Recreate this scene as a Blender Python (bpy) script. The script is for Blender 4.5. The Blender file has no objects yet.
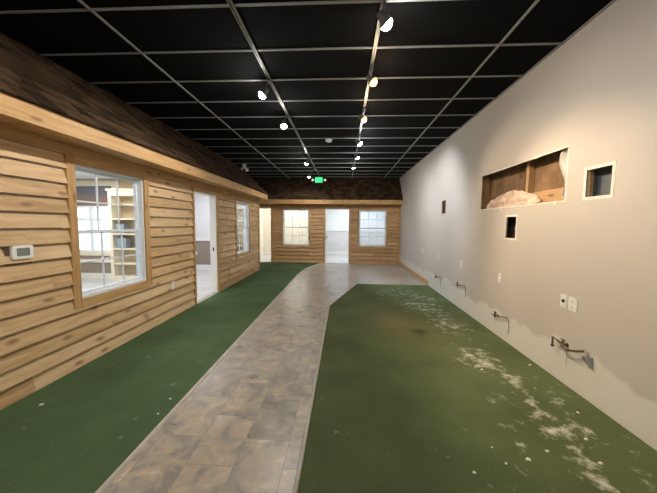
import bpy, bmesh, math, random
from mathutils import Vector, Matrix, noise
random.seed(7)
S = bpy.context.scene
C = S.collection

# ------------------------------------------------------------ camera
cd = bpy.data.cameras.new('camera'); cam = bpy.data.objects.new('camera', cd); C.objects.link(cam)
def cam_matrix(yaw, pitch, roll, loc):
    f = Vector((-math.sin(yaw)*math.cos(pitch), math.cos(yaw)*math.cos(pitch), -math.sin(pitch)))
    r = Vector((math.cos(yaw), math.sin(yaw), 0)); u = r.cross(f)
    r2 = math.cos(roll)*r + math.sin(roll)*u
    u2 = -math.sin(roll)*r + math.cos(roll)*u
    m = Matrix((r2, u2, -f)).transposed().to_4x4(); m.translation = loc
    return m
cam.matrix_world = cam_matrix(.0526, .0779, .0098, Vector((0, 0, 1.5)))
cd.sensor_width = 36; cd.lens = 286.635*36/657; cd.clip_start = .02
S.camera = cam

# ------------------------------------------------------------ world, lights, exposure
w = bpy.data.worlds.new('world'); S.world = w; w.use_nodes = True
w.node_tree.nodes['Background'].inputs[0].default_value = (.62, .80, 1.0, 1)
w.node_tree.nodes['Background'].inputs[1].default_value = 1.5
S.view_settings.view_transform = 'Standard'; S.view_settings.look = 'None'
S.view_settings.exposure = 1.45; S.view_settings.gamma = 1; S.view_settings.use_curve_mapping = False
try:
    S.cycles.use_denoising = True; S.cycles.sample_clamp_indirect = 4; S.cycles.max_bounces = 10
    S.cycles.transparent_max_bounces = 16
except Exception: pass

def area(name, loc, size, power, col, size_y=None, rot=(0, 0, 0)):
    l = bpy.data.lights.new(name, 'AREA'); l.energy = power; l.color = col; l.size = size
    if size_y: l.shape = 'RECTANGLE'; l.size_y = size_y
    o = bpy.data.objects.new(name, l); o.location = loc; o.rotation_euler = rot; C.objects.link(o)
    return o
# ceiling lights of the rooms behind the facades
area('room_light', (-4.6, 3.6, 2.58), 1.6, 29, (.95, .97, 1.0))
area('room_light', (-3.9, 7.7, 2.58), 1.0, 13, (.93, .95, 1.0))
area('room_light', (-5.9, 5.9, 2.58), 1.2, 22, (1.0, .92, .78))
area('room_light', (-2.3, 12.7, 2.58), 1.6, 23, (1.0, .96, .90))
area('room_light', (.6, 12.7, 2.58), 1.8, 22, (.90, .95, 1.0))

COOL = (.93, .97, 1.0); WARM = (1.0, .76, .50); NEUT = (1.0, .93, .82)
# lamp position, aim point, colour, watts, spot angle
SPOTS = [
    ((.305, 2.42, 3.10), (2.11, 3.3, 1.3), NEUT, 50, 110, 'cool'),
    ((.295, 3.36, 3.10), (2.11, 2.85, 1.0), WARM, 330, 76, 'warm'),
    ((.27, 4.52, 3.10), (2.11, 3.6, 1.1), WARM, 120, 88, 'warm'),
    ((.275, 5.81, 3.10), (2.11, 6.5, 1.4), COOL, 250, 96, 'cool'),
    ((.285, 7.00, 3.10), (2.0, 8.4, .9), COOL, 110, 110, 'cool'),
    ((.24, 8.15, 3.10), (.4, 10.9, 1.3), NEUT, 85, 110, 'cool'),
    ((-1.02, 3.64, 3.10), (-2.7, 3.3, 1.0), NEUT, 105, 120, 'cool'),
    ((-1.00, 4.76, 3.10), (-.9, 4.1, 0), NEUT, 85, 110, 'cool'),
    ((-1.00, 7.66, 3.10), (-2.2, 8.4, .8), NEUT, 90, 110, 'cool'),
    ((-1.10, 9.10, 3.00), (-1.7, 10.9, 1.3), NEUT, 75, 100, 'cool'),
    ((-1.02, 1.2, 3.10), (-2.7, 1.7, 1.0), NEUT, 115, 125, 'cool'),  # from here on: unseen lamps added to light the near hall
    ((.33, .7, 3.10), (2.11, 1.2, 1.2), NEUT, 85, 120, 'cool'),
    ((-.95, -.8, 3.10), (-1.2, 0, 0), NEUT, 60, 120, 'cool'),
]

# ------------------------------------------------------------ materials
def new_mat(name):
    m = bpy.data.materials.new(name); m.use_nodes = True
    return m, m.node_tree.nodes, m.node_tree.links, m.node_tree.nodes['Principled BSDF']
def plain(name, col, rough=.6, metal=0, bump=0, bscale=60, var=0, vscale=4):
    m, N, L, P = new_mat(name)
    P.inputs['Base Color'].default_value = (*col, 1); P.inputs['Roughness'].default_value = rough
    P.inputs['Metallic'].default_value = metal
    tc = N.new('ShaderNodeTexCoord')
    if var:
        n = N.new('ShaderNodeTexNoise'); n.inputs['Scale'].default_value = vscale; n.inputs['Detail'].default_value = 5
        L.new(tc.outputs['Object'], n.inputs['Vector'])
        r = N.new('ShaderNodeMapRange'); r.inputs[1].default_value = .3; r.inputs[2].default_value = .7
        r.inputs[3].default_value = 1-var; r.inputs[4].default_value = 1+var
        L.new(n.outputs[0], r.inputs[0])
        mx = N.new('ShaderNodeVectorMath'); mx.operation = 'SCALE'; mx.inputs[0].default_value = col
        L.new(r.outputs[0], mx.inputs['Scale']); L.new(mx.outputs[0], P.inputs['Base Color'])
    if bump:
        n = N.new('ShaderNodeTexNoise'); n.inputs['Scale'].default_value = bscale; n.inputs['Detail'].default_value = 4
        L.new(tc.outputs['Object'], n.inputs['Vector'])
        b = N.new('ShaderNodeBump'); b.inputs['Strength'].default_value = bump; b.inputs['Distance'].default_value = .01
        L.new(n.outputs[0], b.inputs['Height']); L.new(b.outputs[0], P.inputs['Normal'])
    return m
def emis(name, col, st):
    m, N, L, P = new_mat(name); P.inputs['Base Color'].default_value = (*col, 1)
    P.inputs['Emission Color'].default_value = (*col, 1); P.inputs['Emission Strength'].default_value = st
    return m
def ramp(N, stops):
    r = N.new('ShaderNodeValToRGB'); e = r.color_ramp.elements
    e[0].position, e[0].color = stops[0][0], (*stops[0][1], 1)
    e[1].position, e[1].color = stops[-1][0], (*stops[-1][1], 1)
    for p, c in stops[1:-1]:
        k = e.new(p); k.color = (*c, 1)
    return r
def wood(name, dark, mid, light, knots=True, rough=.6):
    """grain runs along UV u (metres); 'tone' attribute gives each board its own shade"""
    m, N, L, P = new_mat(name); P.inputs['Roughness'].default_value = rough
    uv = N.new('ShaderNodeUVMap')
    mp = N.new('ShaderNodeMapping'); mp.inputs['Scale'].default_value = (1.1, 16, 1); L.new(uv.outputs[0], mp.inputs['Vector'])
    n = N.new('ShaderNodeTexNoise'); n.inputs['Scale'].default_value = 2.2; n.inputs['Detail'].default_value = 6
    n.inputs['Distortion'].default_value = .6; L.new(mp.outputs[0], n.inputs['Vector'])
    at = N.new('ShaderNodeAttribute'); at.attribute_name = 'tone'
    ad = N.new('ShaderNodeMath'); ad.operation = 'MULTIPLY_ADD'; ad.inputs[1].default_value = .42; ad.inputs[2].default_value = -.21
    L.new(at.outputs['Fac'], ad.inputs[0])
    sm = N.new('ShaderNodeMath'); sm.operation = 'ADD'; L.new(n.outputs[0], sm.inputs[0]); L.new(ad.outputs[0], sm.inputs[1])
    r = ramp(N, [(.22, dark), (.5, mid), (.78, light)]); L.new(sm.outputs[0], r.inputs[0])
    out = r.outputs[0]
    if knots:
        mp2 = N.new('ShaderNodeMapping'); mp2.inputs['Scale'].default_value = (2.4, 7.5, 1); L.new(uv.outputs[0], mp2.inputs['Vector'])
        v = N.new('ShaderNodeTexVoronoi'); v.voronoi_dimensions = '2D'; v.inputs['Scale'].default_value = 1; L.new(mp2.outputs[0], v.inputs['Vector'])
        k = N.new('ShaderNodeMapRange'); k.inputs[1].default_value = .05; k.inputs[2].default_value = .17
        k.inputs[3].default_value = .75; k.inputs[4].default_value = 0; L.new(v.outputs['Distance'], k.inputs[0])
        vc = N.new('ShaderNodeSeparateColor'); L.new(v.outputs['Color'], vc.inputs[0])
        g = N.new('ShaderNodeMath'); g.operation = 'GREATER_THAN'; g.inputs[1].default_value = .5; L.new(vc.outputs[0], g.inputs[0])
        ml = N.new('ShaderNodeMath'); ml.operation = 'MULTIPLY'; L.new(k.outputs[0], ml.inputs[0]); L.new(g.outputs[0], ml.inputs[1])
        mx = N.new('ShaderNodeMix'); mx.data_type = 'RGBA'; L.new(ml.outputs[0], mx.inputs[0]); L.new(out, mx.inputs[6])
        mx.inputs[7].default_value = (dark[0]*.45, dark[1]*.36, dark[2]*.3, 1); out = mx.outputs[2]
    L.new(out, P.inputs['Base Color'])
    b = N.new('ShaderNodeBump'); b.inputs['Strength'].default_value = .25; b.inputs['Distance'].default_value = .004
    L.new(n.outputs[0], b.inputs['Height']); L.new(b.outputs[0], P.inputs['Normal'])
    return m
def toned(name, a, b, rough=.9):
    m, N, L, P = new_mat(name); P.inputs['Roughness'].default_value = rough
    at = N.new('ShaderNodeAttribute'); at.attribute_name = 'tone'
    uv = N.new('ShaderNodeUVMap')
    n = N.new('ShaderNodeTexNoise'); n.inputs['Scale'].default_value = 14; n.inputs['Detail'].default_value = 5; L.new(uv.outputs[0], n.inputs['Vector'])
    ad = N.new('ShaderNodeMath'); ad.operation = 'MULTIPLY_ADD'; ad.inputs[1].default_value = .5; L.new(n.outputs[0], ad.inputs[0])
    s2 = N.new('ShaderNodeMath'); s2.operation = 'MULTIPLY'; s2.inputs[1].default_value = .5; L.new(at.outputs['Fac'], s2.inputs[0]); L.new(s2.outputs[0], ad.inputs[2])
    r = ramp(N, [(.2, a), (.8, b)]); L.new(ad.outputs[0], r.inputs[0]); L.new(r.outputs[0], P.inputs['Base Color'])
    return m

M = {}
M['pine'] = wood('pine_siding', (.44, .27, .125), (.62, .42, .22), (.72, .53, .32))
M['pine_trim'] = wood('pine_trim', (.38, .21, .08), (.52, .31, .125), (.62, .40, .19))
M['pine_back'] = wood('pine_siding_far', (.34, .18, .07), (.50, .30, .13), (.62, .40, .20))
M['stud'] = wood('stud_wood', (.30, .17, .08), (.42, .26, .12), (.52, .34, .18))
M['oak_base'] = wood('baseboard_wood', (.38, .22, .11), (.55, .34, .18), (.65, .43, .26), knots=False)
M['shingle'] = toned('roof_shingle', (.020, .012, .006), (.095, .058, .033))
M['vinyl'] = plain('white_vinyl', (.78, .82, .88), .35)
M['white_wood'] = plain('white_painted_wood', (.80, .79, .76), .4)
M['cream'] = plain('cream_paint', (.80, .74, .60), .5)
M['room_wall'] = plain('room_wall_paint', (.66, .65, .66), .8, bump=.05)
M['room_white'] = plain('room_white_paint', (.82, .84, .86), .8)
M['room_cream'] = plain('room_cream_paint', (.82, .77, .66), .8)
M['room_tan'] = plain('room_tan_paint', (.58, .45, .30), .8)
M['room_taupe'] = plain('room_taupe_paint', (.27, .225, .185), .8)
M['black_tile'] = plain('black_ceiling_tile', (.0025, .0025, .003), .95, bump=.2, bscale=200, var=.4, vscale=2)
M['tbar'] = plain('grey_grid_metal', (.30, .295, .28), .5)
M['black'] = plain('black_plastic', (.02, .02, .02), .5)
M['track'] = plain('track_metal', (.24, .235, .22), .4)
M['head'] = plain('lamp_head_metal', (.10, .10, .10), .5)
M['plastic_white'] = plain('white_plastic', (.85, .85, .83), .35)
M['lcd'] = plain('lcd_screen', (.20, .23, .22), .25)
M['grey_mud'] = plain('grey_smear', (.30, .31, .33), .8)
M['copper'] = plain('tarnished_copper', (.17, .11, .08), .5, metal=.4, var=.3, vscale=30)
M['chrome'] = plain('dull_chrome', (.55, .54, .52), .3, metal=.8)
M['cavity'] = plain('cavity_board', (.20, .12, .06), .9, var=.45, vscale=6)
M['slate'] = plain('grey_box_lining', (.10, .115, .13), .7)
M['raw_edge'] = plain('raw_drywall', (.80, .74, .66), .9)
M['dark'] = plain('dark_slot', (.015, .015, .015), .8)
M['scar'] = plain('chased_slot', (.38, .31, .26), .9)
M['chip'] = plain('plaster', (.78, .77, .72), .9)
M['insul'] = plain('insulation_fluff', (.66, .50, .40), 1, bump=.8, bscale=40, var=.25, vscale=12)
M['plastic_sheet'] = plain('milky_sheet', (.50, .47, .43), .35)
M['slat_dark'] = plain('dark_shade_fabric', (.13, .14, .18), .8)
M['slat_brown'] = plain('brown_shade_fabric', (.22, .15, .14), .8)
M['strip'] = plain('edge_strip', (.46, .42, .36), .45, var=.15, vscale=6)
M['bulb_cool'] = emis('bulb_cool', (.92, .97, 1.0), 28)
M['bulb_warm'] = emis('bulb_warm', (1.0, .58, .24), 1.1)
M['exit_face'] = emis('exit_green', (.0, .30, .08), .5)
M['exit_letter'] = emis('exit_letters', (.02, .75, .22), .8)
M['shelf_box'] = plain('grey_blue_box', (.25, .30, .36), .7)

def glass():
    m, N, L, P = new_mat('window_glass')
    t = N.new('ShaderNodeBsdfTransparent'); t.inputs[0].default_value = (.94, .97, .98, 1)
    g = N.new('ShaderNodeBsdfGlossy'); g.inputs['Roughness'].default_value = .02
    lw_ = N.new('ShaderNodeLayerWeight'); lw_.inputs[0].default_value = .5
    pw = N.new('ShaderNodeMath'); pw.operation = 'POWER'; pw.inputs[1].default_value = 5; L.new(lw_.outputs['Facing'], pw.inputs[0])
    f = N.new('ShaderNodeMath'); f.operation = 'MULTIPLY_ADD'; f.inputs[1].default_value = .9; f.inputs[2].default_value = .045; L.new(pw.outputs[0], f.inputs[0])
    mx = N.new('ShaderNodeMixShader'); L.new(f.outputs[0], mx.inputs[0]); L.new(t.outputs[0], mx.inputs[1]); L.new(g.outputs[0], mx.inputs[2])
    L.new(mx.outputs[0], N['Material Output'].inputs[0]); return m
M['glass'] = glass()

def right_wall_mat():
    m, N, L, P = new_mat('taupe_wall_paint'); P.inputs['Roughness'].default_value = .75
    tc = N.new('ShaderNodeTexCoord'); sp = N.new('ShaderNodeSeparateXYZ'); L.new(tc.outputs['Object'], sp.inputs[0])
    n = N.new('ShaderNodeTexNoise'); n.inputs['Scale'].default_value = 2.6; n.inputs['Detail'].default_value = 2; L.new(tc.outputs['Object'], n.inputs['Vector'])
    # unpainted strip above the floor where the counters stood: z < .36 + bumps
    a = N.new('ShaderNodeMath'); a.operation = 'MULTIPLY_ADD'; a.inputs[1].default_value = -.42; a.inputs[2].default_value = .24; L.new(n.outputs[0], a.inputs[0])
    s = N.new('ShaderNodeMath'); s.operation = 'ADD'; L.new(sp.outputs['Z'], s.inputs[0]); L.new(a.outputs[0], s.inputs[1])
    r = N.new('ShaderNodeMapRange'); r.inputs[1].default_value = .345; r.inputs[2].default_value = .39; r.inputs[3].default_value = 0; r.inputs[4].default_value = 1
    L.new(s.outputs[0], r.inputs[0])
    n2 = N.new('ShaderNodeTexNoise'); n2.inputs['Scale'].default_value = 1.3; n2.inputs['Detail'].default_value = 4; L.new(tc.outputs['Object'], n2.inputs['Vector'])
    rr = ramp(N, [(.3, (.53, .485, .44)), (.7, (.57, .525, .475))]); L.new(n2.outputs[0], rr.inputs[0])
    mx = N.new('ShaderNodeMix'); mx.data_type = 'RGBA'; L.new(r.outputs[0], mx.inputs[0]); mx.inputs[6].default_value = (.70, .665, .61, 1)
    L.new(rr.outputs[0], mx.inputs[7]); L.new(mx.outputs[2], P.inputs['Base Color'])
    n3 = N.new('ShaderNodeTexNoise'); n3.inputs['Scale'].default_value = 90; L.new(tc.outputs['Object'], n3.inputs['Vector'])
    b = N.new('ShaderNodeBump'); b.inputs['Strength'].default_value = .12; b.inputs['Distance'].default_value = .004
    L.new(n3.outputs[0], b.inputs['Height']); L.new(b.outputs[0], P.inputs['Normal'])
    return m
M['wall_right'] = right_wall_mat()

def tile_mat():
    m, N, L, P = new_mat('slate_look_tile')
    tc = N.new('ShaderNodeTexCoord')
    mp = N.new('ShaderNodeMapping'); mp.inputs['Location'].default_value = (.25, .05, 0); mp.inputs['Rotation'].default_value = (0, 0, math.pi/2)
    L.new(tc.outputs['Object'], mp.inputs['Vector'])
    b = N.new('ShaderNodeTexBrick'); b.inputs['Scale'].default_value = 1; b.inputs['Brick Width'].default_value = .46; b.inputs['Row Height'].default_value = .305
    b.inputs['Mortar Size'].default_value = .0022; b.inputs['Mortar Smooth'].default_value = .3; b.inputs['Bias'].default_value = 0
    b.inputs['Color1'].default_value = (0, 0, 0, 1); b.inputs['Color2'].default_value = (1, 1, 1, 1); b.inputs['Mortar'].default_value = (.5, .5, .5, 1)
    L.new(mp.outputs[0], b.inputs['Vector'])
    n = N.new('ShaderNodeTexNoise'); n.inputs['Scale'].default_value = 6; n.inputs['Detail'].default_value = 9; n.inputs['Distortion'].default_value = .5; n.inputs['Roughness'].default_value = .6
    # each tile has its own piece of the pattern
    vm = N.new('ShaderNodeVectorMath'); vm.operation = 'SCALE'; vm.inputs['Scale'].default_value = 7.3; L.new(b.outputs['Color'], vm.inputs[0])
    va = N.new('ShaderNodeVectorMath'); va.operation = 'ADD'; L.new(tc.outputs['Object'], va.inputs[0]); L.new(vm.outputs[0], va.inputs[1])
    L.new(va.outputs[0], n.inputs['Vector'])
    sc = N.new('ShaderNodeSeparateColor'); L.new(b.outputs['Color'], sc.inputs[0])
    a = N.new('ShaderNodeMath'); a.operation = 'MULTIPLY_ADD'; a.inputs[1].default_value = .08; a.inputs[2].default_value = -.04; L.new(sc.outputs[0], a.inputs[0])
    s = N.new('ShaderNodeMath'); s.operation = 'ADD'; L.new(n.outputs[0], s.inputs[0]); L.new(a.outputs[0], s.inputs[1])
    r = ramp(N, [(.30, (.21, .185, .155)), (.43, (.26, .23, .20)), (.51, (.36, .31, .25)), (.59, (.46, .35, .23)), (.70, (.55, .51, .45))])
    L.new(s.outputs[0], r.inputs[0])
    # dusty grey film
    n4 = N.new('ShaderNodeTexNoise'); n4.inputs['Scale'].default_value = .9; n4.inputs['Detail'].default_value = 4; L.new(tc.outputs['Object'], n4.inputs['Vector'])
    r4 = N.new('ShaderNodeMapRange'); r4.inputs[1].default_value = .35; r4.inputs[2].default_value = .7; r4.inputs[3].default_value = .05; r4.inputs[4].default_value = .6; L.new(n4.outputs[0], r4.inputs[0])
    mx0 = N.new('ShaderNodeMix'); mx0.data_type = 'RGBA'; L.new(r4.outputs[0], mx0.inputs[0]); L.new(r.outputs[0], mx0.inputs[6]); mx0.inputs[7].default_value = (.44, .43, .405, 1)
    mx = N.new('ShaderNodeMix'); mx.data_type = 'RGBA'; L.new(b.outputs['Fac'], mx.inputs[0]); L.new(mx0.outputs[2], mx.inputs[6]); mx.inputs[7].default_value = (.24, .215, .19, 1)
    L.new(mx.outputs[2], P.inputs['Base Color'])
    rm = N.new('ShaderNodeMapRange'); rm.inputs[3].default_value = .2; rm.inputs[4].default_value = .42; L.new(n.outputs[0], rm.inputs[0]); L.new(rm.outputs[0], P.inputs['Roughness'])
    bp = N.new('ShaderNodeBump'); bp.inputs['Strength'].default_value = .3; bp.inputs['Distance'].default_value = .004; L.new(s.outputs[0], bp.inputs['Height']); L.new(bp.outputs[0], P.inputs['Normal'])
    return m
M['tile'] = tile_mat()
for nm in ('black_tile', 'turf', 'turf_dusty', 'shingle'):
    if nm in M: M[nm].node_tree.nodes['Principled BSDF'].inputs['Specular IOR Level'].default_value = .12
def plank_floor():
    m, N, L, P = new_mat('pale_plank_floor'); P.inputs['Roughness'].default_value = .35
    tc = N.new('ShaderNodeTexCoord'); b = N.new('ShaderNodeTexBrick'); b.inputs['Scale'].default_value = 1
    b.inputs['Brick Width'].default_value = 1.2; b.inputs['Row Height'].default_value = .15; b.inputs['Mortar Size'].default_value = .003
    b.inputs['Color1'].default_value = (.50, .50, .51, 1); b.inputs['Color2'].default_value = (.60, .60, .60, 1); b.inputs['Mortar'].default_value = (.3, .3, .3, 1)
    L.new(tc.outputs['Object'], b.inputs['Vector']); L.new(b.outputs['Color'], P.inputs['Base Color']); return m
M['plank'] = plank_floor()

def carpet_mat(name, base, dusty):
    m, N, L, P = new_mat(name); P.inputs['Roughness'].default_value = .95; P.inputs['Specular IOR Level'].default_value = .15
    tc = N.new('ShaderNodeTexCoord')
    n = N.new('ShaderNodeTexNoise'); n.inputs['Scale'].default_value = 160; n.inputs['Detail'].default_value = 2; L.new(tc.outputs['Object'], n.inputs['Vector'])
    n1 = N.new('ShaderNodeTexNoise'); n1.inputs['Scale'].default_value = 1.6; n1.inputs['Detail'].default_value = 7; L.new(tc.outputs['Object'], n1.inputs['Vector'])
    ml = N.new('ShaderNodeMath'); ml.operation = 'MULTIPLY_ADD'; ml.inputs[1].default_value = .35; L.new(n.outputs[0], ml.inputs[0]); L.new(n1.outputs[0], ml.inputs[2])
    r = ramp(N, [(.45, tuple(c*.8 for c in base)), (.9, tuple(c*1.25 for c in base))]); L.new(ml.outputs[0], r.inputs[0])
    out = r.outputs[0]
    at = N.new('ShaderNodeAttribute'); at.attribute_name = 'dust'  # channels: plaster dust, painted tan of the lit zone, dark stain
    sp = N.new('ShaderNodeSeparateColor'); L.new(at.outputs['Color'], sp.inputs[0])
    if dusty:
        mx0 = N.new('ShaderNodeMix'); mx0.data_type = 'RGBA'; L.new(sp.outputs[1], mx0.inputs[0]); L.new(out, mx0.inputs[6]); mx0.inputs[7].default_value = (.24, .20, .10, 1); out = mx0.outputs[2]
        mx1 = N.new('ShaderNodeMix'); mx1.data_type = 'RGBA'; L.new(sp.outputs[2], mx1.inputs[0]); L.new(out, mx1.inputs[6]); mx1.inputs[7].default_value = (.05, .04, .02, 1); out = mx1.outputs[2]
    # white plaster dust ground into the pile
    n2 = N.new('ShaderNodeTexNoise'); n2.inputs['Scale'].default_value = 8; n2.inputs['Detail'].default_value = 10; n2.inputs['Roughness'].default_value = .75; n2.inputs['Distortion'].default_value = .15
    L.new(tc.outputs['Object'], n2.inputs['Vector'])
    a = N.new('ShaderNodeMath'); a.operation = 'MULTIPLY_ADD'; a.inputs[1].default_value = 3.2; L.new(n2.outputs[0], a.inputs[0]); L.new(sp.outputs[0], a.inputs[2])
    k = N.new('ShaderNodeMapRange'); k.inputs[1].default_value = 2.0; k.inputs[2].default_value = 2.6; k.inputs[3].default_value = 0; k.inputs[4].default_value = .85; L.new(a.outputs[0], k.inputs[0])
    mx = N.new('ShaderNodeMix'); mx.data_type = 'RGBA'; L.new(k.outputs[0], mx.inputs[0]); L.new(out, mx.inputs[6]); mx.inputs[7].default_value = (.62, .60, .52, 1)
    L.new(mx.outputs[2], P.inputs['Base Color'])
    b = N.new('ShaderNodeBump'); b.inputs['Strength'].default_value = .5; b.inputs['Distance'].default_value = .004; L.new(n.outputs[0], b.inputs['Height']); L.new(b.outputs[0], P.inputs['Normal'])
    return m
M['turf'] = carpet_mat('green_turf_carpet', (.068, .110, .050), False)
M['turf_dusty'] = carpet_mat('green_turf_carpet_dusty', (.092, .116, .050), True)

# ------------------------------------------------------------ mesh helpers
class MB:
    def __init__(s): s.v = []; s.f = []; s.uv = []; s.t = []; s.sm = []
    def poly(s, pts, faces, axis=0, tone=.5, off=None, smooth=False):
        """pts are world points; uv u runs along axis"""
        b = len(s.v); off = off if off is not None else (random.uniform(0, 50), random.uniform(0, 50))
        o2 = [i for i in range(3) if i != axis]
        uvs = [(p[axis]+off[0], p[o2[0]]+p[o2[1]]+off[1]) for p in pts]
        s.v += [tuple(p) for p in pts]
        for f in faces:
            s.f.append([b+i for i in f]); s.uv.append([uvs[i] for i in f]); s.t.append(tone); s.sm.append(smooth)
    def hexa(s, p, **k):
        s.poly(p, [(0, 1, 3, 2), (4, 6, 7, 5), (0, 4, 5, 1), (2, 3, 7, 6), (0, 2, 6, 4), (1, 5, 7, 3)], **k)
    def box(s, a, b, **k):
        x0, y0, z0 = [min(a[i], b[i]) for i in range(3)]; x1, y1, z1 = [max(a[i], b[i]) for i in range(3)]
        s.hexa([(x, y, z) for x in (x0, x1) for y in (y0, y1) for z in (z0, z1)], **k)
    def tube(s, pts, r, seg=10, cap=True, **k):
        pts = [Vector(p) for p in pts]; n = len(pts); rs = r if isinstance(r, (list, tuple)) else [r]*n
        vs = []; prev = None
        for i, p in enumerate(pts):
            d = (pts[min(i+1, n-1)]-pts[max(i-1, 0)]).normalized()
            if prev is None:
                a = d.orthogonal().normalized()
            else:
                a = (prev-d*prev.dot(d)).normalized()
            prev = a; b = d.cross(a)
            for j in range(seg):
                t = 2*math.pi*j/seg; vs.append(p+(a*math.cos(t)+b*math.sin(t))*rs[i])
        fs = [(i*seg+j, i*seg+(j+1) % seg, (i+1)*seg+(j+1) % seg, (i+1)*seg+j) for i in range(n-1) for j in range(seg)]
        if cap: fs += [tuple(range(seg))[::-1], tuple(range((n-1)*seg, n*seg))]
        s.poly(vs, fs, smooth=True, **k)
    def build(s, name, mat, parent=None, bevel=0, smooth=False):
        me = bpy.data.meshes.new(name); me.from_pydata(s.v, [], s.f)
        uvl = me.uv_layers.new(name='UVMap'); tn = me.attributes.new('tone', 'FLOAT', 'FACE')
        i = 0
        for fi, f in enumerate(s.f):
            tn.data[fi].value = s.t[fi]
            for k in range(len(f)): uvl.data[i].uv = s.uv[fi][k]; i += 1
            if s.sm[fi] or smooth: me.polygons[fi].use_smooth = True
        bm = bmesh.new(); bm.from_mesh(me); bmesh.ops.recalc_face_normals(bm, faces=bm.faces); bm.to_mesh(me); bm.free()
        if any(s.sm): 
            try: me.set_sharp_from_angle(angle=math.radians(40))
            except Exception: pass
        me.materials.append(M[mat])
        o = bpy.data.objects.new(name, me); C.objects.link(o)
        if parent:
            o.parent = parent; o.matrix_parent_inverse = Matrix.Translation(-parent.location)
            o.matrix_parent_inverse = parent.matrix_basis.inverted()
        if bevel:
            md = o.modifiers.new('bevel', 'BEVEL'); md.width = bevel; md.segments = 2; md.limit_method = 'ANGLE'
        return o
def thing(name, label, cat, loc=(0, 0, 0), group=None):
    o = bpy.data.objects.new(name, None); C.objects.link(o); o.location = loc; o.empty_display_size = .1
    return tag(o, label, cat, group)
def tag(o, label, cat, group=None, kind=None):
    o['label'] = label; o['category'] = cat
    if group: o['group'] = group
    if kind: o['kind'] = kind
    return o
def struct(name, loc=(0, 0, 0)):
    o = bpy.data.objects.new(name, None); C.objects.link(o); o.location = loc; o['kind'] = 'structure'; return o
def st(o, label=None, cat=None):
    o['kind'] = 'structure'
    if label: o['label'] = label
    if cat: o['category'] = cat
    return o

# frames: (u, d, z) -> world ; u along the wall, d outwards into the hall
AX, BX, BY, CZ = -2.725, 2.113, 10.97, 3.284
LW = (lambda u, d, z: (AX+d, u, z)); LWa = 1
BW = (lambda u, d, z: (u, BY-d, z)); BWa = 0
RW = (lambda u, d, z: (BX-d, u, z)); RWa = 1
def fbox(mb, F, u0, u1, d0, d1, z0, z1, **k):
    mb.hexa([F(u, d, z) for u in (u0, u1) for d in (d0, d1) for z in (z0, z1)], **k)
def holed(mb, F, u0, u1, z0, z1, d0, d1, holes):
    us = sorted({u0, u1, *[h[0] for h in holes], *[h[1] for h in holes]}); zs = sorted({z0, z1, *[h[2] for h in holes], *[h[3] for h in holes]})
    us = [u for u in us if u0 <= u <= u1]; zs = [z for z in zs if z0 <= z <= z1]
    for i in range(len(us)-1):
        run = None
        for j in range(len(zs)-1):
            um, zm = (us[i]+us[i+1])/2, (zs[j]+zs[j+1])/2
            if any(h[0] < um < h[1] and h[2] < zm < h[3] for h in holes):
                if run: fbox(mb, F, us[i], us[i+1], d0, d1, *run); run = None
            else: run = (run[0] if run else zs[j], zs[j+1])
        if run: fbox(mb, F, us[i], us[i+1], d0, d1, *run)
def siding(mb, F, axis, u0, u1, ztop, row, holes, blen=(1.5, 3.6), lip=.036):
    k = 0; z = 0
    while z < ztop-.01:
        z1 = min(z+row, ztop); u = u0-random.uniform(0, 1.5)
        bot, top = lip, .006
        while u < u1:
            e = u+random.uniform(*blen)
            a, b = max(u, u0), min(e, u1)-.0015
            tone = random.random(); off = (random.uniform(0, 90), random.uniform(0, 90)); dz = random.uniform(-.003, .003) if z > 0 else 0
            u = e
            if b-a < .05: continue
            cuts = sorted({a, b, *[h[i] for h in holes for i in (0, 1) if a < h[i] < b]})
            for i in range(len(cuts)-1):
                c0, c1 = cuts[i], cuts[i+1]; m = (c0+c1)/2; segs = [(z, z1)]
                for h in holes:
                    if h[0] < m < h[1]:
                        ns = []
                        for s0, s1 in segs:
                            if h[2] > s0: ns.append((s0, min(s1, h[2])))
                            if h[3] < s1: ns.append((max(s0, h[3]), s1))
                        segs = [q for q in ns if q[1]-q[0] > .004]
                for s0, s1 in segs:
                    # clapboard wedge: thick lip at its foot, small undercut groove below the lip
                    def th(q): return bot+(top-bot)*((q-z)/row)
                    zb = s0+(.012 if s0 == z and z > 0 else 0)+ (dz if s0 == z else 0)
                    n = max(1, int((c1-c0)/.45)) if s0 == z else 1
                    for q in range(n):
                        q0, q1 = c0+(c1-c0)*q/n, c0+(c1-c0)*(q+1)/n
                        w0 = w1 = 0
                        if s0 == z and z > 0:
                            w0 = .003*noise.noise(Vector((q0*1.3, z*9, 3))); w1 = .003*noise.noise(Vector((q1*1.3, z*9, 3)))
                        P = [F(q0, 0, zb+w0), F(q0, 0, s1), F(q0, th(s0), zb+w0), F(q0, th(s1), s1), F(q1, 0, zb+w1), F(q1, 0, s1), F(q1, th(s0), zb+w1), F(q1, th(s1), s1)]
                        mb.hexa(P, axis=axis, tone=tone, off=off)
        z = z1; k += 1

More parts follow.
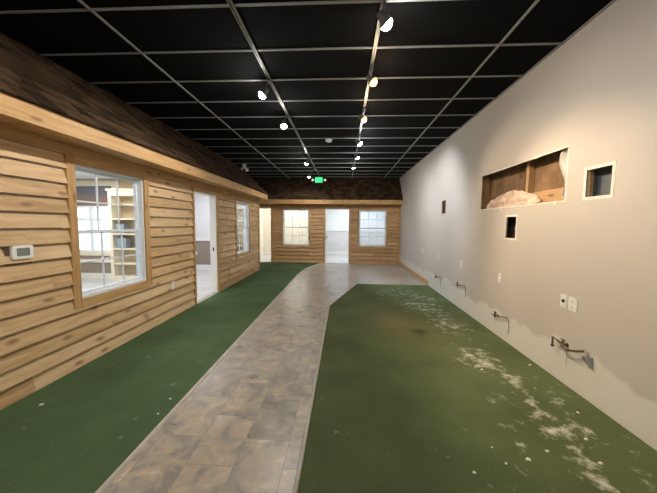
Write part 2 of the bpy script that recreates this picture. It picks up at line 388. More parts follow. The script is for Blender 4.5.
# ------------------------------------------------------------ floor, ceiling
mb = MB(); mb.box((-3.0, -2.3, -.1), (2.3, 11.06, 0)); st(mb.build('floor', 'tile'), 'slate look tiled floor and path', 'floor')
mb = MB(); mb.box((-8.2, .9, -.1), (-2.8, 9.05, .004)); mb.box((-4.3, 9.05, -.1), (-3.0, 14.5, .003)); mb.box((-3.0, 11.0, -.1), (2.3, 14.5, .003)); st(mb.build('floor', 'plank'), 'pale plank floor of the rooms', 'floor')
ce = MB(); ce.box((-4.4, -2.3, CZ), (2.25, 11.5, CZ+.06)); ce = st(ce.build('ceiling', 'black_tile'), 'black tile ceiling', 'ceiling')
g = MB()
G0 = .285
for k in range(-8, 16):
    y = 2.448+.6096*k
    if -2.2 < y < 11.3: g.box((-4.3, y-.0095, CZ-.012), (BX, y+.0095, CZ+.001), axis=0)
for x in (G0-2.438, G0-1.219, G0, G0+1.219):
    g.box((x-.010, -2.2, CZ-.014), (x+.010, 11.35, CZ+.001), axis=1)
g.box((BX-.02, -2.2, CZ-.012), (BX, 11.3, CZ+.001), axis=1)
g.build('ceiling_grid', 'tbar', ce)

# ------------------------------------------------------------ openings
WINL = [(2.775, 3.775, .70, 2.08), (7.10, 8.09, .70, 2.06)]
DOORL = (5.07, 6.00, 0, 2.08)
WINB = [(-2.34, -1.33, .67, 2.06), (.57, 1.60, .67, 2.045)]
DOORB = (-.715, .205, 0, 2.08); DOORB2 = (-3.55, -2.80, 0, 2.10)
CW = .085
def grow(h, c=CW, b=None): return (h[0]-c, h[1]+c, h[2]-(c if b is None else b), h[3]+c)

# left cabin wall
wl = MB(); siding(wl, LW, 1, -2.2, 9.05, 2.16, .143, [grow(WINL[0]), grow(WINL[1], .05), grow(DOORL, .06, 0)])
wl = st(wl.build('wall_left', 'pine'), 'knotty pine clapboard cabin wall', 'wall')
c = MB(); holed(c, LW, -2.2, 9.05, 0, 2.7, -.12, 0, [*WINL, DOORL]); c.build('inner_wall', 'room_wall', wl)
# cabin end wall facing the passage
we = MB(); siding(we, (lambda u, d, z: (u, 9.05+d, z)), 0, -4.3, AX, 2.2, .143, [])
we.box((-4.95, 8.95, 0), (AX, 9.05, 2.7)); we = st(we.build('wall_left_end', 'pine'), 'cabin end wall beside the passage', 'wall')
# back cabin wall
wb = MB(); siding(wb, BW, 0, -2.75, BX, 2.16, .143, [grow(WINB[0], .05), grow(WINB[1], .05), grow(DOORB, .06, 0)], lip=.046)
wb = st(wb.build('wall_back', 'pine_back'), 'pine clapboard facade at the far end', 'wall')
c = MB(); holed(c, BW, -4.3, BX, 0, 2.7, -.12, 0, [*WINB, DOORB, DOORB2]); c.build('inner_wall', 'room_white', wb)
mb = MB(); mb.box((-2.80, BY-.035, 0), (-2.70, BY, 2.20), axis=2); mb.box((2.02, BY-.034, 0), (BX, BY, 2.2), axis=2, tone=.3)
st(mb.build('trim_1', 'pine_trim'), 'pine corner posts of the far facade', 'trim')
mb = MB(); mb.box((AX-.01, 8.955, 0), (AX+.034, 9.09, 2.2), axis=2, tone=.6)
st(mb.build('trim_2', 'pine_trim'), 'pine corner post of the left cabin', 'trim')
# friezes, soffits and fascias
EX, EZ0, EZ1, EY = -2.388, 2.245, 2.401, 8.93
mb = MB()
mb.box((EX-.022, -2.2, EZ0), (EX, 1.6, EZ1), axis=1, tone=.55); mb.box((EX-.022, 1.6, EZ0), (EX, 5.9, EZ1), axis=1, tone=.7); mb.box((EX-.022, 5.9, EZ0), (EX, EY, EZ1), axis=1, tone=.6)
mb.box((AX-.1, EY-.02, EZ0), (EX-.022, EY, EZ1), axis=0, tone=.5)
mb.box((AX, -2.2, EZ0+.004), (EX-.02, EY-.02, EZ0+.02), axis=1, tone=.35)
mb.box((AX, -2.2, 2.15), (AX+.03, 9.05, EZ0+.004), axis=1, tone=.5)
st(mb.build('trim_3', 'pine_trim'), 'pine fascia and soffit of the left cabin eave', 'trim')
FY = 10.55
mb = MB()
mb.box((-4.3, FY, 2.235), (BX, FY+.022, 2.40), axis=0, tone=.45)
mb.box((-4.3, FY+.02, 2.24), (BX, BY, 2.255), axis=0, tone=.3)
mb.box((-4.3, BY-.03, 2.15), (BX, BY, 2.24), axis=0, tone=.2)
st(mb.build('trim_4', 'pine_trim'), 'pine fascia and soffit of the far facade', 'trim')

# shingle roofs
def roof(name, base, along, up, length, rise, seed, label, expo=.14, tabw=.17):
    """base point, along = unit vector of eave, up = unit vector up the slope"""
    rnd = random.Random(seed); m = MB(); A = Vector(along); U = Vector(up); Nn = A.cross(U)
    if Nn.z < 0: Nn = -Nn
    B = Vector(base)
    n = int(math.ceil(rise/expo))
    ax = 0 if abs(A.x) > .5 else 1
    p = [B+A*a+U*b+Nn*c for a in (0, length) for b in (0, rise) for c in (-.03, 0)]; m.hexa(p, axis=ax, tone=.1)
    for r in range(n):
        u = -rnd.uniform(0, tabw)
        while u < length:
            w_ = tabw*rnd.uniform(.7, 1.35); a0, a1 = max(u, 0), min(u+w_-.006, length); u += w_
            if a1-a0 < .02: continue
            b0 = r*expo-rnd.uniform(0, .018) if r else -.02; b1 = min(r*expo+expo*1.25, rise)
            t = rnd.uniform(.012, .022)
            p = [B+A*a+U*b+Nn*c for a in (a0, a1) for (b, c) in ((b0, .004), (b0, .004+t), (b1, 0), (b1, .004))]
            m.hexa(p, axis=ax, tone=rnd.random())
    return st(m.build(name, 'shingle'), label, 'roof')
sl = Vector((-3.30-EX, 0, CZ-EZ1)); roof('roof_left', (EX+.01, -2.2, EZ1+.005), (0, 1, 0), sl.normalized(), EY+2.2, sl.length, 3, 'brown shingled roof of the left cabin')
s2 = Vector((0, 11.35-FY, CZ-2.40)); roof('roof_back', (-4.3, FY-.01, 2.405), (1, 0, 0), s2.normalized(), BX+4.3, s2.length, 5, 'brown shingled roof of the far facade')
mb = MB(); mb.poly([(EX-.02, EY-.03, 2.39), (AX-.02, EY-.03, 2.39), (AX-.02, EY-.03, 2.72), (-3.35, EY-.03, 2.72), (-3.35, EY-.03, CZ), (-3.3, EY-.03, CZ)], [(0, 1, 2, 3, 4, 5)]);
mb.box((-4.3, 9.0, 2.71), (-3.3, 9.05, CZ))
st(mb.build('wall_gable', 'shingle'), 'dark gable end of the left cabin roof', 'wall')

# other walls and room shells
def wall(name, a, b, mat, label): 
    m = MB(); m.box(a, b); return st(m.build(name, mat), label, 'wall')
wall('wall_rear', (-4.4, -2.32, 0), (BX+.2, -2.2, CZ+.05), 'room_wall', 'plain wall behind the viewer')
wall('wall_passage_end', (-4.4, 9.05, 0), (-4.3, 11.0, CZ), 'room_white', 'white end wall of the passage')
wall('wall_room_side', (-8.1, .9, 0), (-8.0, 7.3, 2.7), 'room_tan', 'tan side wall in the left room')
wall('wall_room_front', (-8.1, .9, 0), (AX-.12, 1.0, 2.7), 'room_wall', 'front wall in the left room')
wr_ = MB(); PF = (lambda u, d, z: (u, 7.3-d, z)); EWIN = (-7.35, -6.08, .70, 2.44)
holed(wr_, PF, -8.1, -4.95, 0, 2.7, -.1, 0, [EWIN])
st(wr_.build('wall_room_far', 'room_tan'), 'tan wall with the bright exterior window', 'wall')
wall('wall_room_return', (-5.05, 7.3, 0), (-4.95, 8.95, 2.7), 'room_wall', 'return wall in the left room')
wall('wall_room_wainscot', (-8.0, 7.285, .12), (-6.0, 7.3, .64), 'room_taupe', 'taupe lower wall under the exterior window')
mb = MB(); mb.box((-8.1, .9, 2.62), (AX-.1, 9.0, 2.7)); mb.box((-4.3, 11.09, 2.62), (BX+.1, 14.5, 2.7)); st(mb.build('ceiling', 'room_white'), 'white room ceilings', 'ceiling')
# end wall inside: grey above, taupe below the chair rail
mb = MB(); mb.box((-4.95, 8.93, 1.0), (AX-.12, 8.95, 2.65)); st(mb.build('wall_room_end', 'room_wall'), 'pale grey upper end wall seen through the door', 'wall')
mb = MB(); mb.box((-4.95, 8.931, 0), (AX-.12, 8.95, 1.0)); st(mb.build('wall_room_end_lower', 'room_taupe'), 'taupe lower end wall seen through the door', 'wall')
mb = MB(); mb.box((-4.95, 8.90, .93), (AX-.12, 8.932, 1.0)); st(mb.build('trim_5', 'white_wood'), 'white chair rail in the left room', 'trim')
mb = MB(); mb.box((-4.95, 8.905, 0), (AX-.12, 8.932, .16)); mb.box((-8.0, 7.27, 0), (-6.0, 7.3, .13)); mb.box((-8.0, 7.26, .42), (-6.0, 7.3, .50)); st(mb.build('baseboard_room', 'white_wood'), 'white baseboards in the left room', 'baseboard')
wall('wall_far_room', (-4.3, 14.3, 0), (2.3, 14.4, 2.7), 'room_white', 'white far wall of the rooms behind')
wall('wall_far_room_left', (-3.85, 11.09, 0), (-3.75, 14.3, 2.7), 'room_cream', 'cream side wall seen through the narrow opening')
wall('wall_far_room_partition', (-1.0, 11.6, 0), (-.9, 14.3, 2.7), 'room_cream', 'cream partition between the far rooms')
wall('wall_far_room_cream', (-3.75, 13.2, 0), (-1.0, 13.3, 2.7), 'room_cream', 'cream wall behind the left far window')
wall('wall_far_room_right', (BX, 11.09, 0), (BX+.1, 14.4, 2.7), 'room_white', 'white right wall of the far room')
wall('wall_far_room_lower', (-.9, 14.28, .14), (BX, 14.3, 1.15), 'room_wall', 'grey lower wall of the far room')
mb = MB(); mb.box((-.9, 14.25, 1.15), (BX, 14.3, 1.24)); st(mb.build('trim_6', 'white_wood'), 'white chair rail in the far room', 'trim')
mb = MB(); mb.box((-.9, 14.26, 0), (BX, 14.3, .15)); mb.box((-3.75, 11.09, 0), (-3.73, 13.2, .15)); mb.box((-3.75, 13.17, 0), (-1.0, 13.2, .15)); st(mb.build('baseboard_far_room', 'white_wood'), 'white baseboards in the far rooms', 'baseboard')

# right wall with demolition openings
HB = (2.895, 4.59, 1.75, 2.25); HS = (2.42, 2.66, 1.757, 1.99); HM = (3.65, 3.87, 1.345, 1.615); HT = (6.14, 6.37, 1.755, 2.02)
wr = MB(); holed(wr, RW, -2.2, 11.5, 0, CZ, -.016, 0, [HB, HS, HM, HT])
wr = st(wr.build('wall_right', 'wall_right'), 'tall taupe painted wall with cut openings', 'wall')
mb = MB(); mb.box((BX+.15, -2.2, 0), (BX+.2, 11.5, CZ)); mb.build('backing_board', 'cavity', wr)
for y0 in (2.80, 4.66, 2.30, 6.07, 6.40):
    mb = MB(); mb.box((BX+.0165, y0, .05), (BX+.15, y0+.04, CZ-.05), axis=2, tone=random.random()); mb.build('wall_stud', 'stud', wr)
mb = MB(); mb.box((BX+.085, 3.60, .05), (BX+.15, 3.65, CZ-.05), axis=2, tone=.6); mb.box((BX+.137, 2.9, 1.7), (BX+.15, 3.6, 1.90), axis=1, tone=.9); mb.box((BX+.0165, 2.84, 1.69), (BX+.15, 4.61, 1.735), axis=1, tone=.4)
mb.build('cavity_blocking', 'stud', wr)
mb = MB(); fbox(mb, RW, HS[0]-.02, HS[1]+.02, -.10, -.09, 1.74, 2.01); fbox(mb, RW, HS[0]-.02, HS[0]-.001, -.10, -.017, 1.74, 2.01); fbox(mb, RW, HS[1]+.001, HS[1]+.02, -.10, -.017, 1.74, 2.01); fbox(mb, RW, HS[0]-.02, HS[1]+.02, -.10, -.017, 1.735, 1.755); fbox(mb, RW, HS[0]-.02, HS[1]+.02, -.10, -.017, 1.992, 2.01)
mb.build('box_lining', 'slate', wr)
mb = MB(); fbox(mb, RW, HS[1]-.012, HS[1]+.001, -.05, -.017, 1.756, 1.991); mb.build('side_batten', 'stud', wr)
mb = MB(); fbox(mb, RW, HM[0]-.02, HM[1]+.02, -.12, -.11, HM[2]-.02, HM[3]+.02); mb.build('dark_lining', 'dark', wr)
def ring(F, h, wd, th, jit, seed):
    rnd = random.Random(seed); m = MB(); N_ = 14
    # ragged frame: quads from opening edge outwards with irregular outer edge
    cor = [(h[0], h[2]), (h[1], h[2]), (h[1], h[3]), (h[0], h[3])]
    for i in range(4):
        (a, b), (c_, d_) = cor[i], cor[(i+1) % 4]
        ox, oz = (0, -1) if i == 0 else (1, 0) if i == 1 else (0, 1) if i == 2 else (-1, 0)
        ext = []
        for k in range(N_+1):
            t = k/N_; tt = t*(1+2*wd/max(abs(c_-a)+abs(d_-b), .01))-wd/max(abs(c_-a)+abs(d_-b), .01)
            e = wd*(1+rnd.uniform(-jit, jit)); ext.append(((a+(c_-a)*t, b+(d_-b)*t), (a+(c_-a)*tt+ox*e, b+(d_-b)*tt+oz*e)))
        for k in range(N_):
            p = []
            for (q, o_) in (ext[k], ext[k+1]):
                for (u, z) in (q, o_):
                    for d in (-.004, th): p.append(F(u, d, z))
            m.hexa(p)
    return m
ring(RW, HS, .026, .0025, .10, 1).build('raw_edge', 'raw_edge', wr)
ring(RW, HM, .020, .0025, .12, 2).build('raw_edge', 'raw_edge', wr)
ring(RW, HB, .013, .0025, .3, 3).build('raw_edge', 'raw_edge', wr)
for j, (u, z, r) in enumerate([(3.02, 1.735, .022), (3.5, 1.735, .012), (4.0, 1.73, .016), (3.98, 1.71, .01)]):
    mb = MB(); pts = []
    for k in range(9):
        t = 2*math.pi*k/9; q = r*random.uniform(.7, 1.3); pts.append((u+q*math.cos(t), z+q*math.sin(t)))
    V = [RW(a, 0, b) for a, b in pts]+[RW(a, .004, b) for a, b in pts]
    mb.poly(V, [tuple(range(9, 18))]+[(k, (k+1) % 9, 9+(k+1) % 9, 9+k) for k in range(9)]); mb.build('torn_paper', 'raw_edge', wr)
mb = MB(); mb.box((BX-.016, 7.12, 0), (BX, 10.93, .12), axis=1, tone=.5); st(mb.build('baseboard_right', 'oak_base'), 'pale oak baseboard at the far right', 'baseboard')

# ------------------------------------------------------------ windows & doors
def sash_window(name, F, axis, h, label, casing, mat, depth=.12):
    """single hung vinyl window, three by two panes per sash"""
    r = struct(name, F((h[0]+h[1])/2, 0, h[2])); r['label'] = label; r['category'] = 'window'
    u0, u1, z0, z1 = h; zm = (z0+z1)/2
    m = MB()
    if casing:
        c = casing
        fbox(m, F, u0-c, u0, 0, .036, z0-c, z1+c, axis=2, tone=.4); fbox(m, F, u1, u1+c, 0, .036, z0-c, z1+c, axis=2, tone=.6)
        fbox(m, F, u0-.002, u1+.002, 0, .035, z1, z1+c, axis=axis, tone=.5); fbox(m, F, u0-.002, u1+.002, 0, .037, z0-c, z0, axis=axis, tone=.7)
        m.build('window_casing', mat, r)
    m = MB(); f = .022
    fbox(m, F, u0, u0+f, -.11, .012, z0, z1); fbox(m, F, u1-f, u1, -.11, .012, z0, z1)
    fbox(m, F, u0+f, u1-f, -.11, .012, z1-f, z1); fbox(m, F, u0+f, u1-f, -.11, .018, z0, z0+f+.01)
    m.build('window_frame', 'vinyl', r, bevel=.003)
    for nm, a, b, d in (('upper_sash', zm-.018, z1-f, -.075), ('lower_sash', z0+f+.01, zm+.022, -.045)):
        m = MB(); s = .034; A, B = u0+f, u1-f
        fbox(m, F, A, A+s, d, d+.028, a, b); fbox(m, F, B-s, B, d, d+.028, a, b)
        fbox(m, F, A+s, B-s, d, d+.028, b-s, b); fbox(m, F, A+s, B-s, d, d+.028, a, a+s)
        for k in (1, 2):
            uc = A+s+(B-A-2*s)*k/3; fbox(m, F, uc-.008, uc+.008, d+.006, d+.02, a+s, b-s)
        zc = (a+b)/2; fbox(m, F, A+s, B-s, d+.0065, d+.0195, zc-.008, zc+.008)
        o = m.build(nm, 'vinyl', r)
        m = MB(); fbox(m, F, A+s-.004, B-s+.004, d+.011, d+.015, a+s-.004, b-s+.004); m.build('glass_pane', 'glass', o)
    return r
sash_window('window_1', LW, 1, WINL[0], 'large white sash window in the left clapboard wall, nearest the viewer', CW, 'pine_trim')
sash_window('window_2', LW, 1, WINL[1], 'white sash window in the left wall beyond the doorway', .05, 'pine_trim')
sash_window('window_3', BW, 0, WINB[0], 'left sash window of the far facade', .05, 'pine_trim')
sash_window('window_4', BW, 0, WINB[1], 'right sash window of the far facade', .05, 'pine_trim')
def jamb(m, F, h, dep=-.13, out=.01, t=.018):
    fbox(m, F, h[0], h[0]+t, dep, out, 0, h[3]); fbox(m, F, h[1]-t, h[1], dep, out, 0, h[3]); fbox(m, F, h[0]+t, h[1]-t, dep, out, h[3]-t, h[3])
def dcasing(m, F, axis, h, c, t0=.4):
    fbox(m, F, h[0]-c, h[0], 0, .036, 0, h[3]+c, axis=2, tone=t0); fbox(m, F, h[1], h[1]+c, 0, .036, 0, h[3]+c, axis=2, tone=t0+.2); fbox(m, F, h[0]-.002, h[1]+.002, 0, .035, h[3], h[3]+c, axis=axis, tone=.5)
def leaf(parent, hinge, ang, wid, ht, knob_side=1):
    """door leaf hinged at a point, swinging to heading ang"""
    d = Vector((math.cos(ang), math.sin(ang), 0)); n = Vector((-d.y, d.x, 0)); H0 = Vector(hinge)
    m = MB()
    def bx(a0, a1, t0, t1, z0, z1): m.hexa([H0+d*a+n*t+Vector((0, 0, z)) for a in (a0, a1) for t in (t0, t1) for z in (z0, z1)])
    bx(0, wid, 0, .035, .01, ht)
    for (a0, a1) in ((.1, wid/2-.05), (wid/2+.05, wid-.1)):
        for (z0, z1) in ((.2, .85), (1.0, 1.55), (1.65, ht-.12)):
            bx(a0, a1, -.005, .0, z0, z1); bx(a0, a1, .035, .040, z0, z1)
    lf = m.build('door_leaf', 'white_wood', parent, bevel=.002)
    m = MB(); zk = .95
    for s in (-1, 1):
        b = H0+d*(wid-.07)+n*(.0175)+Vector((0, 0, zk)); m.tube([b+n*s*.018, b+n*s*.022, b+n*s*.024, b+n*s*.05, b+n*s*.06, b+n*s*.075, b+n*s*.08], [.028, .028, .01, .01, .026, .026, .012], seg=14)
    m.build('door_knob', 'black', lf); return lf
for nm, F, ax, h, mat, lab in (('door_1', LW, 1, DOORL, 'pine_trim', 'open doorway in the left clapboard wall'), ('door_2', BW, 0, DOORB, 'pine_trim', 'open doorway in the middle of the far facade')):
    r = struct(nm, F((h[0]+h[1])/2, 0, 0)); r['label'] = lab; r['category'] = 'door'
    m = MB(); jamb(m, F, h); m.build('door_jamb', 'white_wood', r)
    m = MB(); dcasing(m, F, ax, h, .055); m.build('door_casing', mat, r)
    if nm == 'door_1':
        m = MB(); fbox(m, F, h[1]-.020, h[1]-.0175, -.075, -.045, .90, .98); m.build('strike_plate', 'dark', r)
    else:
        leaf(r, (-.690, BY+.13, 0), math.radians(93), .86, 2.04)
        m = MB(); m.box((-.690, BY-.002, .9), (-.672, BY+.004, 1.05)); m.build('strike_plate', 'copper', r)
r = struct('door_3', (-3.2, BY, 0)); r['label'] = 'narrow bright opening at the passage end of the far facade'; r['category'] = 'door'
m = MB(); jamb(m, BW, DOORB2); m.build('door_jamb', 'white_wood', r)

# exterior window of the left room
r = struct('window_5', (-6.7, 7.3, .7)); r['label'] = 'bright exterior window seen through the near window'; r['category'] = 'window'
m = MB(); u0, u1, z0, z1 = EWIN
for a in ((u0-.14, u0, z0-.1, z1+.14), (u1, u1+.14, z0-.1, z1+.14), (u0, u1, z1, z1+.14), (u0, u1, z0-.1, z0)): fbox(m, PF, a[0], a[1], 0, .03, a[2], a[3])
m.build('window_casing', 'cream', r)
m = MB(); f = .05
for a in ((u0, u0+f, z0, z1), (u1-f, u1, z0, z1), (u0+f, u1-f, z1-f, z1), (u0+f, u1-f, z0, z0+f), (u0+f, -6.78, 1.52, 1.60), (-6.70, u1-f, 1.52, 1.60), (-6.78, -6.70, z0+f, z1-f)): fbox(m, PF, a[0], a[1], -.07, -.02, a[2], a[3])
m.build('window_frame', 'vinyl', r)
m = MB(); fbox(m, PF, u0, u1, -.05, -.045, z0, z1); m.build('glass_pane', 'glass', r)
t = thing('window_shade', 'dark striped fabric shade hanging in the exterior window, seen through the near window', 'shade', (-6.7, 7.28, 1.9))
m = MB(); fbox(m, PF, u0+.01, u1-.01, -.01, .02, 2.20, 2.43); m.build('shade_roll', 'slat_dark', t, bevel=.006)
m = MB(); fbox(m, PF, u0+.01, u1-.01, -.005, .012, 1.92, 2.20); m.build('shade_cloth', 'slat_brown', t)
m = MB(); fbox(m, PF, u0+.01, u1-.01, -.008, .016, 1.86, 1.92); m.build('bottom_bar', 'vinyl', t)

# bookcases
def bookcase(name, x0, x1, yf, dep, ht, shelves, label, z0=.12):
    t = thing(name, label, 'bookcase', ((x0+x1)/2, yf+dep/2, 0))
    m = MB(); m.box((x0, yf, 0), (x0+.08, yf+dep, ht)); m.box((x1-.08, yf, 0), (x1, yf+dep, ht)); m.box((x0+.08, yf, ht-.12), (x1-.08, yf+dep, ht)); m.box((x0+.08, yf, 0), (x1-.08, yf+dep, z0)); m.box((x0-.03, yf-.03, ht+.0005), (x1+.03, yf+dep, ht+.05))
    m.build('carcass', 'cream', t)
    m = MB(); m.box((x0+.08, yf+dep-.02, z0), (x1-.08, yf+dep, ht-.12)); m.build('back_panel', 'room_tan', t)
    for z in shelves:
        m = MB(); m.box((x0+.08, yf+.002, z), (x1-.08, yf+dep-.02, z+.035)); m.build('shelf', 'cream', t)
    return t
bookcase('bookcase', -5.92, -5.10, 6.95, .34, 2.28, (.42, .80, 1.18, 1.56, 1.92), 'tall cream bookcase seen through the near window')
for i, (x, z, w_, h_, lb) in enumerate([(-5.68, 1.215, .22, .24, 'upper grey blue box on the bookcase seen through the near window'), (-5.66, .835, .26, .26, 'lower grey blue box on the bookcase seen through the near window')]):
    m = MB(); m.box((x-w_/2, 7.0, z), (x+w_/2, 7.2, z+h_)); o = m.build('storage_box', 'shelf_box', bevel=.01); tag(o, lb, 'box', 'boxes on the bookcase')
bookcase('bookcase', -3.50, -2.95, 8.55, .34, 2.05, (.42, .80, 1.18, 1.56), 'cream bookcase seen through the far left sash window')

# ------------------------------------------------------------ carpets, strips, dust
def in_right(x, y):
    if y > 7.17 or x > BX: return False
    xl = -.235 if y < 5.15 else -.235+(y-5.15)/(7.17-5.15)*.59
    return x >= xl-1e-6
BLOBS = [(1.5, 3.2, .22, .55), (1.42, 5.3, .35, .55), (1.6, 4.3, .28, .55), (1.1, 6.3, .4, .4), (1.6, 6.0, .3, .45), (1.6, 4.8, .25, .5), (1.53, 5.13, .22, .55), (1.59, 4.21, .16, .6), (1.40, 4.25, .12, .4), (1.32, 3.48, .07, .4), (1.55, 3.05, .14, .7), (1.58, 3.31, .16, .6), (1.64, 2.87, .11, .7), (1.66, 2.75, .08, .75),
         (1.58, 2.25, .11, .65), (1.57, 2.05, .10, .75), (1.74, 2.11, .10, .5), (1.54, 1.81, .07, .75), (1.53, 1.65, .07, .8), (1.25, 1.91, .05, .5), (1.37, 2.47, .09, .4),
         (1.0, 5.75, .28, .28), (1.75, 5.78, .25, .45), (1.45, 5.6, .35, .4), (1.3, 6.3, .4, .28), (1.55, 4.65, .35, .3), (1.65, 2.45, .2, .35), (1.9, 2.5, .2, .28), (1.5, 1.5, .06, .8), (1.48, 1.35, .06, .7),
         (1.3, 2.9, .2, .22), (1.75, 3.7, .2, .22), (1.05, 1.75, .15, .22), (1.75, 1.8, .25, .22), (1.25, 2.1, .12, .25)]
SEG = [((1.72, 5.6), (1.55, 5.0), .08, .4), ((1.65, 3.0), (1.66, 2.7), .06, .6), ((1.66, 2.75), (1.56, 2.05), .06, .5), ((1.56, 2.05), (1.53, 1.3), .07, .55)]
def dens(x, y):
    d = 0
    for bx_, by_, r_, a_ in BLOBS:
        q = ((x-bx_)**2+((y-by_)/1.25)**2)/(r_*r_); d = max(d, a_*math.exp(-q*.8))
    for (p, q, r_, a_) in SEG:
        dx, dy = q[0]-p[0], q[1]-p[1]; t_ = max(0, min(1, ((x-p[0])*dx+(y-p[1])*dy)/(dx*dx+dy*dy)))
        e = ((x-p[0]-t_*dx)**2+(y-p[1]-t_*dy)**2)/(r_*r_); d = max(d, a_*math.exp(-e*.8))
    return d
def carpet(name, cols, rows_y, xl, xr, mat, hfun, dfun, thick=.008):
    me = bpy.data.meshes.new(name); V = []; col = []
    for y in rows_y:
        a, b = xl(y), xr(y)
        for i in range(cols+1):
            x = a+(b-a)*i/cols; V.append((x, y, thick+hfun(x, y))); col.append(dfun(x, y))
    n = len(V); R_ = len(rows_y)
    Fc = [(j*(cols+1)+i, j*(cols+1)+i+1, (j+1)*(cols+1)+i+1, (j+1)*(cols+1)+i) for j in range(R_-1) for i in range(cols)]
    # skirt down to the floor
    rim = [i for i in range(cols+1)]+[j*(cols+1)+cols for j in range(1, R_)]+[(R_-1)*(cols+1)+i for i in range(cols-1, -1, -1)]+[j*(cols+1) for j in range(R_-2, 0, -1)]
    lo = []
    for i in rim: lo.append(len(V)); V.append((V[i][0], V[i][1], .0)); col.append(col[i])
    m = len(rim)
    for k in range(m): Fc.append((rim[k], lo[k], lo[(k+1) % m], rim[(k+1) % m]))
    me.from_pydata(V, [], Fc); at = me.attributes.new('dust', 'FLOAT_COLOR', 'POINT')
    for i, c_ in enumerate(col): at.data[i].color = (*c_, 1)
    for p in me.polygons: p.use_smooth = p.index < (R_-1)*cols
    me.materials.append(M[mat]); o = bpy.data.objects.new(name, me); C.objects.link(o); return o
yr = [-2.2+i*(7.17+2.2)/260 for i in range(261)]
def xl_r(y): return -.235 if y < 5.15 else -.235+(y-5.15)/(7.17-5.15)*.59
def stain_and_lit_tan(x, y):
    s = .55*math.exp(-(((x-.85)/.45)**2+((y-4.35)/.75)**2))  # lamp-lit tan zone, painted into the carpet colour
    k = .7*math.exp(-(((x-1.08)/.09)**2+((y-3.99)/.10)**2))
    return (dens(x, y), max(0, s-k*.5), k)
o = carpet('carpet', 90, yr, xl_r, lambda y: BX-.002, 'turf_dusty', lambda x, y: .003*noise.noise(Vector((x*1.5, y*1.5, 2)))*min(1, (x+.235)*2) if x < 1.9 else 0, stain_and_lit_tan)
tag(o, 'dark green turf carpet by the right wall, strewn with white plaster dust', 'carpet')
def xr_l(y):
    if y < 8.3: return -1.345
    t_ = min(1, (y-8.3)/(10.93-8.3)); return -1.345+.50*(t_**2.0)
yl = [-2.2+i*(10.93+2.2)/260 for i in range(261)]
def wr_l(x, y):
    e = min(1, max(0, (x+2.72)*4))*min(1, max(0, (-1.345-x)*4+.3)) if y < 8.3 else .2
    rip = .010*math.exp(-((y-4.9)/.55)**2)*math.sin(y*22+x*2.2+2*noise.noise(Vector((x*1.1, y, 0))))*max(0, noise.noise(Vector((x*.9, y*.9, 5)))+.6)
    return e*(rip+.004*noise.noise(Vector((x*1.2, y*1.2, 8))))
LD = [(-1.6, 2.6, .5, .07), (-1.44, 2.2, .05, .30), (-1.9, 3.2, .6, .06), (-2.4, 2.1, .07, .25), (-1.7, 4.2, .5, .08)]
o = carpet('carpet', 60, yl, lambda y: AX+.038 if y < 9.13 else -4.25, xr_l, 'turf', wr_l, lambda x, y: (max([a*math.exp(-(((x-p)/r_)**2+((y-q)/r_)**2)) for p, q, r_, a in LD]), 0, 0))
tag(o, 'dark green turf carpet along the left clapboard wall', 'carpet')
def strip(pts, wd, label):
    m = MB(); n = len(pts); P = [Vector((*p, 0)) for p in pts]; L_ = []
    for i, p in enumerate(P):
        d = (P[min(i+1, n-1)]-P[max(i-1, 0)]).normalized(); nn = Vector((-d.y, d.x, 0)); L_.append((p-nn*wd/2, p-nn*wd/4, p+nn*wd/4, p+nn*wd/2))
    V = []; F_ = []
    for a, b, c_, d in L_: V += [(a.x, a.y, .001), (b.x, b.y, .0135), (c_.x, c_.y, .0135), (d.x, d.y, .001)]
    for i in range(n-1):
        for k in range(3): F_.append((i*4+k, i*4+k+1, i*4+5+k, i*4+4+k))
        F_.append((i*4+3, i*4, i*4+4, i*4+7))
    F_ += [(0, 1, 2, 3), ((n-1)*4+3, (n-1)*4+2, (n-1)*4+1, (n-1)*4)]
    m.poly(V, F_, axis=1); return tag(m.build('edge_strip', 'strip'), label, 'strip')
strip([(-1.338, -2.2), (-1.338, 3), (-1.338, 8.3)]+[(xr_l(y)+.006, y) for y in [8.3+k*.26 for k in range(1, 11)]], .042, 'pale transition strip between the left carpet and the tiled path')
strip([(-.25, -2.2), (-.25, 5.14), (.345, 7.18)], .034, 'pale transition strip between the tiled path and the right carpet')
strip([(.345, 7.185), (2.10, 7.185)], .03, 'thin strip across the far end of the right carpet')

def fragment(x, y, s, label, grp, z=.009):
    rnd = random.Random(int(x*1000+y*77)); m = MB(); n = 7; pts = [(s*rnd.uniform(.6, 1.2)*math.cos(2*math.pi*k/n), s*rnd.uniform(.4, .9)*math.sin(2*math.pi*k/n)) for k in range(n)]; h = s*.35
    V = [(x+a, y+b, z) for a, b in pts]+[(x+a*.8, y+b*.8, z+h) for a, b in pts]
    m.poly(V, [tuple(range(n))[::-1], tuple(range(n, 2*n))]+[(k, (k+1) % n, n+(k+1) % n, n+k) for k in range(n)])
    tag(m.build('plaster_fragment', 'chip'), label, 'rubble', grp)
for x, y, s in [(1.2, 1.79, .018), (1.04, 1.75, .012), (.81, 1.67, .012), (1.64, 1.79, .015), (1.37, 1.87, .014), (1.72, 2.0, .016), (2.02, 3.09, .018), (1.02, 1.88, .009), (1.9, 2.3, .012), (1.45, 2.95, .014)]:
    fragment(x, y, s, 'small white plaster chip lying on the dusty right carpet', 'plaster chips on the right carpet')
fragment(-2.44, 2.1, .022, 'white plaster chip on the left carpet nearest the clapboard wall', None)
fragment(-1.45, 2.25, .014, 'farther tiny white plaster chip on the left carpet beside the tiled path', None)
fragment(-1.43, 2.06, .010, 'nearer tiny white plaster chip on the left carpet beside the tiled path', None)

